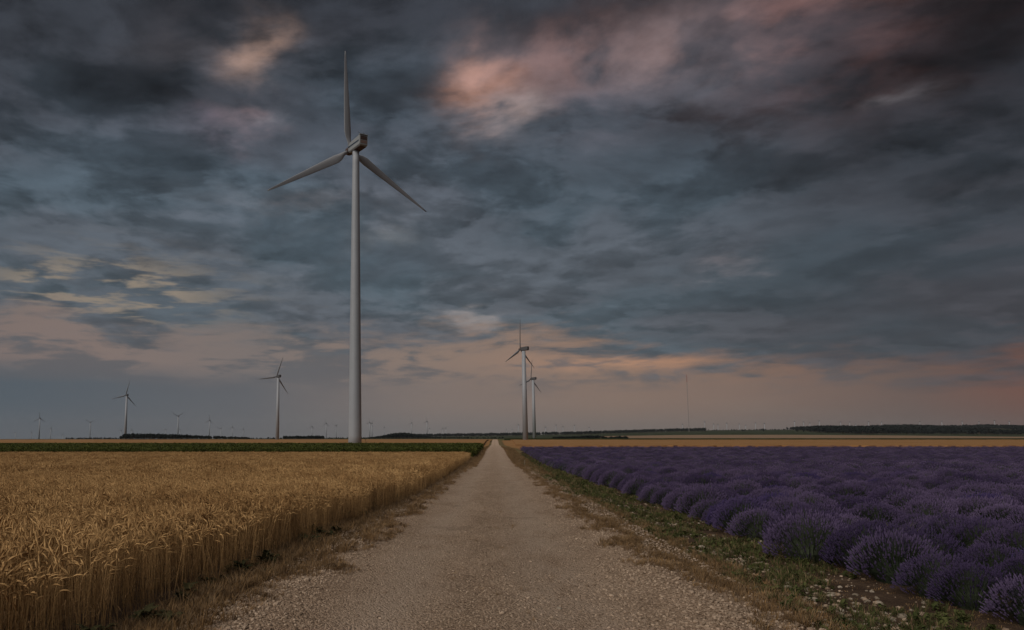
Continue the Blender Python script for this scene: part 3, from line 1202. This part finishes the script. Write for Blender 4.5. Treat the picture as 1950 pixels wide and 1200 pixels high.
# a yellow green weed between the lavender bushes
wz = empty('yellow_weed', ((1688 - 720) / 1400 * 11.4, 11.4, 0))
tag(wz, 'yellow green weed growing between the lavender bushes', 'weed')
obj('leaf_cluster', tuft(501, 90, .50, .35, [M['yellow_weed']], .012), wz)
obj('leaf_cluster', weed(502, 60, .24, M['yellow_weed']), wz)


# ------------------------------------------------------------------ wind turbines
def paint(name, c, rough=.5):
    m, N, b = new_mat(name, rough, .4)
    P = N.node('ShaderNodeTexCoord').outputs['Object']
    st = N.noise(N.v('MULTIPLY', P, (1.2, 1.2, .05)), 1.6, 5, .6)
    g = N.noise(P, .35, 3, .5)
    f = N.lin(N.add(N.mul(st, .6), N.mul(g, .4)), .35, .7)
    N.put(b.inputs['Base Color'], N.mix(f, tuple(x * .84 for x in c), c))
    return m


M['tower'] = paint('tower_paint', (.315, .335, .362))
M['nacelle'] = paint('nacelle_paint', (.27, .285, .29))
M['nacelle_dark'] = paint('nacelle_dark', (.060, .035, .028), .7)  # shade on the nacelle's rear face and underside, put into the colour
M['blade'] = paint('blade_paint', (.27, .275, .29))
M['stripe'] = paint('blue_stripe', (.012, .028, .055), .5)
M['metal'] = paint('dark_metal', (.07, .07, .075), .6)
M['mast_red'] = paint('mast_red', (.30, .075, .05), .6)
M['mast_grey'] = paint('mast_grey', (.30, .28, .27), .6)
HUB, ROT = 74.0, 26.0


def tower_mesh(seg):
    mb = MB()
    prof = [(72.95 * i / 24, 1.60 - .78 * i / 24) for i in range(25)] if seg > 12 else [(0, 2.2), (72.3, 1.45)]
    mb.tube([(0, 0, z) for z, r in prof], [r for z, r in prof], seg, 0, True)
    me = mb.mesh('tower', [M['tower']], True)
    return me


def loft(mb, secs, mi=0, cap=True):
    n0 = len(mb.v)
    k = len(secs[0])
    for s in secs:
        mb.v.extend([Vector(p) for p in s])
    for i in range(len(secs) - 1):
        for j in range(k):
            a, b = n0 + i * k + j, n0 + i * k + (j + 1) % k
            mb.f.append((a, b, b + k, a + k))
            mb.mi.append(mi)
    if cap:
        mb.f.append(tuple(n0 + j for j in range(k))[::-1])
        mb.f.append(tuple(n0 + (len(secs) - 1) * k + j for j in range(k)))
        mb.mi.extend([mi, mi])


def nac_sec(y, w, zb, zt):
    c = .32
    return [(-w + .25, y, zb), (w - .25, y, zb), (w, y, zb + c), (w, y, zt - c * .7), (w - .22, y, zt), (-w + .22, y, zt), (-w, y, zt - c * .7), (-w, y, zb + c)]


def nacelle_mesh():
    mb = MB()
    loft(mb, [nac_sec(-4.3, 1.22, -1.0, 1.75), nac_sec(-3.9, 1.30, -1.30, 1.85), nac_sec(1.2, 1.28, -1.38, 1.55), nac_sec(2.3, 1.10, -1.15, 1.25)])
    return mb.mesh('nacelle', [M['nacelle']])


def box_mesh(name, x0, x1, y0, y1, z0, z1, mat):
    mb = MB()
    loft(mb, [[(x0, y0, z0), (x1, y0, z0), (x1, y0, z1), (x0, y0, z1)], [(x0, y1, z0), (x1, y1, z0), (x1, y1, z1), (x0, y1, z1)]])
    return mb.mesh(name, [mat])


def blade_mesh(n=14, k=10):
    """blade along +Z from the hub, chord in X, thickness in Y"""
    mb = MB()
    secs = []
    for i in range(n + 1):
        t = i / n
        z = .6 + (ROT - .6) * t
        if t < .06:
            ch, th = .95, .95
        else:
            u = (t - .06) / .94
            ch = (2.05 * (1 - u) ** .85 + .28) * min(1, .5 + u * 5)
            th = max(.05, .55 * (1 - u) ** 1.3)
        tw = R(14 * (1 - t) ** 2)
        s = []
        for j in range(k):
            a = 6.2832 * j / k
            x, y = .5 * ch * math.cos(a) - (.18 * ch if t > .06 else 0), .5 * th * math.sin(a) * (1.0 if math.cos(a) > 0 else .65)
            s.append((x * math.cos(tw) - y * math.sin(tw), x * math.sin(tw) + y * math.cos(tw), z))
        secs.append(s)
    loft(mb, secs)
    return mb.mesh('blade', [M['blade']], True)


def hub_mesh(seg=14):
    mb = MB()
    prof = [(2.3, .75), (2.5, 1.0), (3.7, 1.0), (4.3, .72), (4.7, .35), (4.85, .03)]
    mb.tube([(0, y, 0) for y, r in prof], [r for y, r in prof], seg, 0, True)
    return mb.mesh('hub', [M['nacelle_dark']], True)


T_NEAR = dict(tower=tower_mesh(40), nacelle=nacelle_mesh(), hub=hub_mesh(18), blade=blade_mesh(18, 12))
T_FAR = dict(tower=tower_mesh(10), nacelle=T_NEAR['nacelle'].copy(), hub=hub_mesh(8), blade=blade_mesh(6, 6))
T_FAR['nacelle'].materials[0] = M['metal']  # darker copy of the same nacelle, its shaded look put into the colour
stripe_l = box_mesh('stripe', -1.345, -1.27, -3.85, 1.9, .02, .36, M['stripe'])
stripe_r = box_mesh('stripe', 1.27, 1.345, -3.85, 1.9, .02, .36, M['stripe'])


def turbine(x, y, yaw, phase, label, near=False, group='wind turbines on the plain'):
    S = T_NEAR if near else T_FAR
    z = terrain(x, y)
    e = empty('wind_turbine', (x, y, z - .1), R(-yaw))
    tag(e, label, 'wind turbine', group)
    obj('tower', S['tower'], e)
    na = obj('nacelle', S['nacelle'], e, (0, 0, HUB))
    obj('hub', S['hub'], e, (0, 0, HUB))
    for k in range(3):
        b = obj('blade', S['blade'], e, (0, 3.15, HUB))
        b.rotation_euler = (0, R(phase + 120 * k), 0)
    if near:
        na.scale = (.90, .90, .86)
        obj('stripe', stripe_l, na)
        obj('stripe', stripe_r, na)
        obj('rear_panel', box_mesh('rear_panel', -.98, .98, -4.36, -4.22, .42, 1.45, M['nacelle_dark']), na)
        obj('rear_panel', box_mesh('rear_panel', -.98, .98, -4.35, -4.22, -.62, .22, paint('panel_warm_lit', (.20, .135, .115))), na)  # warm light on the rear face painted into the panel colour
        obj('underside', box_mesh('underside', -1.0, 1.0, -3.8, 1.1, -1.43, -1.2, M['nacelle_dark']), na)
        obj('roof_lip', box_mesh('roof_lip', -1.25, 1.25, -4.5, -3.7, 1.82, 1.98, M['nacelle']), na)
        for px in (-.7, .9):
            mb = MB()
            mb.tube([(px, -3.0, 1.7), (px, -3.0, 3.0)], [.05, .03], 5, 0, True)
            mb.tube([(px - .3, -3.0, 2.9), (px + .3, -3.0, 2.9)], [.03, .03], 4, 0, True)
            mb.tube([(px - .3, -3.0, 2.9), (px - .3, -3.0, 3.12)], [.09, .09], 6, 0, True)
            obj('wind_sensor', mb.mesh('wind_sensor', [M['metal']]), na)
        fl = MB()
        fl.tube([(0, 0, -.02), (0, 0, .18)], [2.3, 2.3], 32, 0, True)
        obj('foundation_ring', fl.mesh('foundation_ring', [M['stone']]), e)
    return e


def solve_depth(col, hub_row, d0=300, d1=7600):
    f = lambda D: 850 - (terrain((col - 720) / 1408 * D, D) + HUB - EYE) * 1400 / D - hub_row
    for _ in range(50):
        m = (d0 + d1) / 2
        if f(m) < 0:
            d0 = m
        else:
            d1 = m
    return d0


trnd = random.Random(21)
turbine((676 - 720) / 1405 * 174.5, 174.5, -31, -3, 'tall white wind turbine standing close behind the green crop, largest of all', True)
NAMED = [
    (1001, 664, 2, 'wind turbine right of the road, taller of the close pair'),
    (1018, 721.5, 8, 'smaller wind turbine just right of the taller one by the road'),
    (528, 717, 20, 'wind turbine left of the tall near turbine, dark nacelle above wheat'),
    (238, 753, 14, 'wind turbine at the left end of the dark wood'),
    (73.5, 797, 0, 'small wind turbine near the left edge of the photo, tallest there'),
    (170.5, 805, -58, 'small wind turbine left of the one at the end of the wood'),
    (338, 793, -60, 'small wind turbine rising above the middle of the dark wood'),
    (398, 801, 3, 'small wind turbine above the right part of the dark wood'),
    (95.5, 817, 25, 'tiny wind turbine just right of the small one near the left edge'),
    (28.5, 825, 50, 'faint tiny wind turbine farthest left of all'),
    (59, 824, 15, 'faint tiny wind turbine second from the left edge'),
    (119, 828, 5, 'faint tiny wind turbine low between two small ones at left'),
    (230, 820, 30, 'faint tiny wind turbine just left behind the end of the wood'),
    (250, 819.5, 10, 'faint tiny wind turbine just right behind the left end of the wood'),
    (286, 825, 5, 'faint tiny wind turbine barely showing over the thick part of the wood'),
    (315, 819, 45, 'tiny wind turbine over the wood, left of the taller one at its middle'),
    (341.5, 819, 12, 'faint tiny wind turbine right beside the taller one above the wood'),
    (420, 817, 50, 'tiny wind turbine first right of the wood, leftmost of three'),
    (442, 814, 3, 'tiny wind turbine in the middle of three right of the wood'),
    (463, 818, 20, 'tiny wind turbine rightmost of three right of the wood'),
    (594, 813, 8, 'tiny wind turbine leftmost of three left of the tall tower'),
    (621, 807, 2, 'tiny wind turbine in the middle of three left of the tall tower'),
    (640, 811.5, -60, 'tiny wind turbine rightmost of three left of the tall tower'),
    (704, 804.5, 4, 'small wind turbine just right of the tall tower, left of a pair'),
    (708.5, 806.5, 33, 'small wind turbine just right of the tall tower, right of a pair'),
    (732, 815, 22, 'faint tiny wind turbine over the left slope of the wooded hill'),
    (784, 806, 6, 'tiny wind turbine above the top of the wooded hill'),
    (813.5, 803, 2, 'tiny wind turbine right of the wooded hill, taller one'),
    (818.5, 817, 40, 'faint tiny wind turbine close right of the one beside the wooded hill'),
    (843.5, 817, 12, 'faint tiny wind turbine left of a close pair before the road'),
    (849.5, 816, 50, 'faint tiny wind turbine right of a close pair before the road'),
    (965, 819, 8, 'faint tiny wind turbine above the end of the road, left one'),
    (976, 819, 20, 'faint tiny wind turbine above the end of the road, right one'),
    (988, 809.5, 3, 'tiny wind turbine just left of the taller close pair'),
    (1040, 814, 15, 'faint tiny wind turbine first right of the close pair')]
for c, r, ph, lab in NAMED:
    D = solve_depth(c, r)
    turbine((c - 720) / 1408 * D, D, -44 + trnd.uniform(-6, 6), ph, lab)
for c, r in [(1060, 810), (1073, 813), (1095, 810.5), (1123, 815)]:
    D = solve_depth(c, r)
    turbine((c - 720) / 1408 * D, D, -44 + trnd.uniform(-6, 6), trnd.uniform(0, 120), 'tiny faint wind turbine on the skyline between the close pair and the radio mast', False, 'faint turbines left of the mast')
for c, r in [(1301.5, 809), (1344, 804), (1361, 808), (1369, 809), (1386, 806.5), (1410, 808), (1422, 810), (1441, 806), (1458, 807)]:
    D = solve_depth(c, r)
    turbine((c - 720) / 1408 * D, D, -44 + trnd.uniform(-6, 6), trnd.uniform(0, 120), 'tiny faint wind turbine on the skyline around and right of the radio mast', False, 'faint turbines by the mast')
for c, r in [(1515.6, 803), (1533, 804), (1545, 806), (1563, 802), (1603.6, 804), (1621, 804), (1632, 808), (1657, 803.5), (1682, 804), (1712, 808), (1755, 803.5), (1797, 803), (1836, 802.5), (1868, 803.5), (1898, 801.5), (1926, 803)]:
    D = solve_depth(c, r)
    turbine((c - 720) / 1408 * D, D, -44 + trnd.uniform(-6, 6), trnd.uniform(0, 120), 'tiny faint wind turbine on the skyline behind the right hand wooded ridge', False, 'faint turbines behind the wooded ridge')


# ------------------------------------------------------------------ radio mast
def radio_mast():
    D = 2400.0
    x = (1313.5 - 720) / 1408 * D
    z0 = terrain(x, D)
    e = empty('radio_mast', (x, D, z0))
    tag(e, 'very thin tall guyed radio mast on the skyline right of the road', 'radio mast')
    Hm = 186.0
    for nm, a, b, m in (('mast', 0, Hm * .87, 'mast_grey'), ('mast_head', Hm * .87, Hm, 'mast_red')):
        mb = MB()
        w = 1.0 if nm == 'mast' else 1.4
        pts = [(w * math.cos(t), w * math.sin(t)) for t in (0.3, 2.39, 4.49)]
        for p in pts:
            mb.tube([(p[0], p[1], a), (p[0], p[1], b)], [.22, .22], 4, 0, True)
        n = int((b - a) / 4)
        for i in range(n):
            za, zb = a + (b - a) * i / n, a + (b - a) * (i + 1) / n
            for k in range(3):
                p, q = pts[k], pts[(k + 1) % 3]
                mb.tube([(p[0], p[1], za), (q[0], q[1], zb)], [.10, .10], 3)
        obj(nm, mb.mesh(nm, [M[m]]), e)
    for k in range(3):
        t = .3 + 2.094 * k
        for hh in (.4, .78):
            mb = MB()
            mb.tube([(math.cos(t), math.sin(t), Hm * hh), (80 * math.cos(t), 80 * math.sin(t), 0)], [.05, .05], 3)
            obj('guy_wire', mb.mesh('guy_wire', [M['mast_grey']]), e)


radio_mast()


# ------------------------------------------------------------------ woods and single trees
def crown_mesh(seed, n, w, h, z0, leaf):
    rnd = random.Random(seed)
    mb = MB()
    lobes = [(Vector((rnd.uniform(-.45, .45) * w, rnd.uniform(-.45, .45) * w, z0 + h * rnd.uniform(.25, .8))), rnd.uniform(.35, .55)) for _ in range(6)]
    lobes.append((Vector((0, 0, z0 + h * .5)), .6))
    for i in range(n):
        c, r = rnd.choice(lobes)
        d = Vector((rnd.gauss(0, 1), rnd.gauss(0, 1), rnd.gauss(0, 1))).normalized()
        p = c + Vector((d.x * w * r, d.y * w * r, d.z * h * .5 * r * 1.2)) * rnd.uniform(.6, 1.05)
        p.z = max(p.z, z0 * .6)
        u = Vector((rnd.gauss(0, 1), rnd.gauss(0, 1), rnd.gauss(0, .6))).normalized()
        v = u.cross(d).normalized()
        s = leaf * rnd.uniform(.6, 1.3)
        mb.face([p - u * s - v * s * .5, p + u * s * .3 - v * s, p + u * s + v * s * .4, p - u * s * .2 + v * s])
    return mb


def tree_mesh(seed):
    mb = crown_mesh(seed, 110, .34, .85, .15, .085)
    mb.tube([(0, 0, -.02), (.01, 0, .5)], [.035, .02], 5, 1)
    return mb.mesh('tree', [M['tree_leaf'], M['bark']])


def wood(name, pts, label, wide=1.0):
    rows = []
    for c, D, h in pts:
        x = (c - 720) / 1408 * D
        rows.append((x, D, terrain(x, D) - .2, 0, 0, rng.uniform(0, 6.28), h * rng.uniform(.85, 1.2) * wide, h))
    scatter(name, rows, TREES, label, 'wood')


TREES = [tree_mesh(i) for i in range(6)]
U = rng.uniform
p = [(U(228, 475), U(960, 1060), 0) for _ in range(420)]
p = [(c, D, (7.6 - 4.6 * max(0, (c - 300) / 175)) * U(.75, 1.12) * min(1, .45 + (c - 226) / 22)) for c, D, h in p]
wood('wood', p, 'dark dense wood at left behind the wheat strip')
p = [(U(125, 232), U(1450, 1600), U(2.5, 4.5)) for _ in range(140)]
p += [(U(470, 960), U(1120, 1220), U(1.4, 3.4)) for _ in range(420)]
p += [(U(540, 618), U(1080, 1150), U(4.0, 5.6)) for _ in range(170)]
wood('tree_line', p, 'low dark tree line along the horizon at left')
p = []
for _ in range(650):
    c = rng.gauss(765, 36) if rng.random() < .75 else U(700, 900)
    k = math.exp(-((c - 765) / 40) ** 2)
    p.append((c, U(1480, 1750), (2.6 + 9.0 * k) * U(.75, 1.1)))
wood('wooded_hill', p, 'dark wooded hill between the tall turbine and the road')
p = [(U(790, 1345), U(2500, 2750), U(8, 13)) for _ in range(1100)]
p += [(U(1340, 1600), U(2650, 2900), U(3, 7)) for _ in range(160)]
wood('tree_belt', p, 'long dark tree belt below the skyline right of the road')
p = []
for _ in range(8500):
    D = U(1650, 3150)
    c0 = 1560 - (D - 1650) * .04 + max(0, (1900 - D)) * .3
    c = U(c0, 2150)
    k = math.sin(c * .031 + D * .004) + math.sin(c * .011 - D * .0021 + 1)
    if k < -1.1 and D > 1850:
        continue
    p.append((c, D, U(6, 12) * (1.12 + .22 * k)))
wood('ridge_wood', p, 'dark wooded ridge at right behind the pale stubble', 1.5)
p = []
for _ in range(260):
    c = 1195 - 140 * rng.random() ** .8
    p.append((c, U(850, 960), U(1.6, 3.6) * (1.3 if 1100 < c < 1150 else 1.0)))
wood('scrub', p, 'low dark scrub at the left end of the pale stubble', 2.2)


def single_tree(c, D, h, label, seed, wide=1.0):
    x = (c - 720) / 1408 * D
    e = empty('tree', (x, D, terrain(x, D) - .1))
    tag(e, label, 'tree', 'single trees right of the mast')
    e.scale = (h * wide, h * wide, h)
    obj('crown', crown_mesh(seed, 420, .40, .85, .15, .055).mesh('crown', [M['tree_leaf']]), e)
    tb = MB()
    tb.tube([(0, 0, -.03), (.01, 0, .2), (-.01, .01, .5)], [.04, .032, .015], 7, 0)
    for a in (0.4, 2.3, 4.4):
        tb.tube([(0, 0, .22), (.16 * math.cos(a), .16 * math.sin(a), .5)], [.02, .008], 5, 0)
    obj('trunk', tb.mesh('trunk', [M['bark']]), e)


single_tree(1416, 2150, 8, 'small round dark tree alone in the far green field', 1, 1.5)
single_tree(1455, 2150, 11, 'taller single dark tree right of the small round one in the far field', 2)
single_tree(1519, 1950, 11, 'dark tree left of a pair before the wooded ridge', 3)
single_tree(1532, 1950, 10, 'dark tree right of a pair before the wooded ridge', 4)
single_tree(1180, 880, 4.2, 'dark bushy tree at the right end of the low scrub', 5, 1.5)

# ------------------------------------------------------------------ small things
D = 62.0
pg = empty('marker_peg', ((998 - 720) / 1408 * D, D, 0))
tag(pg, 'thin white marker peg in the weeds right of the road', 'marker peg')
mb = MB()
mb.tube([(0, 0, 0), (.03, 0, .48)], [.022, .02], 6, 0, True)
obj('peg', mb.mesh('peg', [M['white_stone']]), pg)
mb = MB()
mb.tube([(.03, 0, .48), (.034, 0, .55)], [.026, .02], 6, 0, True)
obj('peg_cap', mb.mesh('peg_cap', [M['white_stone']]), pg)

D = 156.0
sx = (696 - 720) / 1405 * D
st = empty('dry_stalk', (sx, D, terrain(sx, D)))
tag(st, 'thin bare stalk sticking up right of the tall turbine base', 'stalk')
mb = MB()
mb.tube([(0.55, 0, 0), (.35, 0, .9), (0, 0, 1.7), (-.12, 0, 2.5)], [.04, .035, .03, .012], 5, 0)
obj('stem', mb.mesh('stem', [M['bark']]), st)
for a, z in ((.5, 1.2), (-.4, 1.6), (.35, 1.9)):
    mb = MB()
    mb.tube([(.1, 0, z), (.1 + a, 0, z + .45)], [.02, .008], 4, 0)
    obj('twig', mb.mesh('twig', [M['bark']]), st)


# ------------------------------------------------------------------ evening haze
def build_haze():
    bm = bmesh.new()
    bmesh.ops.create_cube(bm, size=1.0)
    for v in bm.verts:
        v.co = Vector((1000 + v.co.x * 17000, 4500 + v.co.y * 9600, 163 + v.co.z * 334))
    bmesh.ops.recalc_face_normals(bm, faces=bm.faces)
    hm = bpy.data.meshes.new('haze')
    bm.to_mesh(hm)
    bm.free()
    m = bpy.data.materials.new('haze')
    m.use_nodes = True
    t = m.node_tree
    t.nodes.clear()
    v = t.nodes.new('ShaderNodeVolumePrincipled')
    v.inputs['Color'].default_value = (.82, .86, .92, 1)
    v.inputs['Density'].default_value = 2.6e-5
    o = t.nodes.new('ShaderNodeOutputMaterial')
    t.links.new(v.outputs[0], o.inputs['Volume'])
    hm.materials.append(m)
    tag(obj('haze', hm), 'thin evening haze over the plain', 'haze', None, 'stuff')


build_haze()
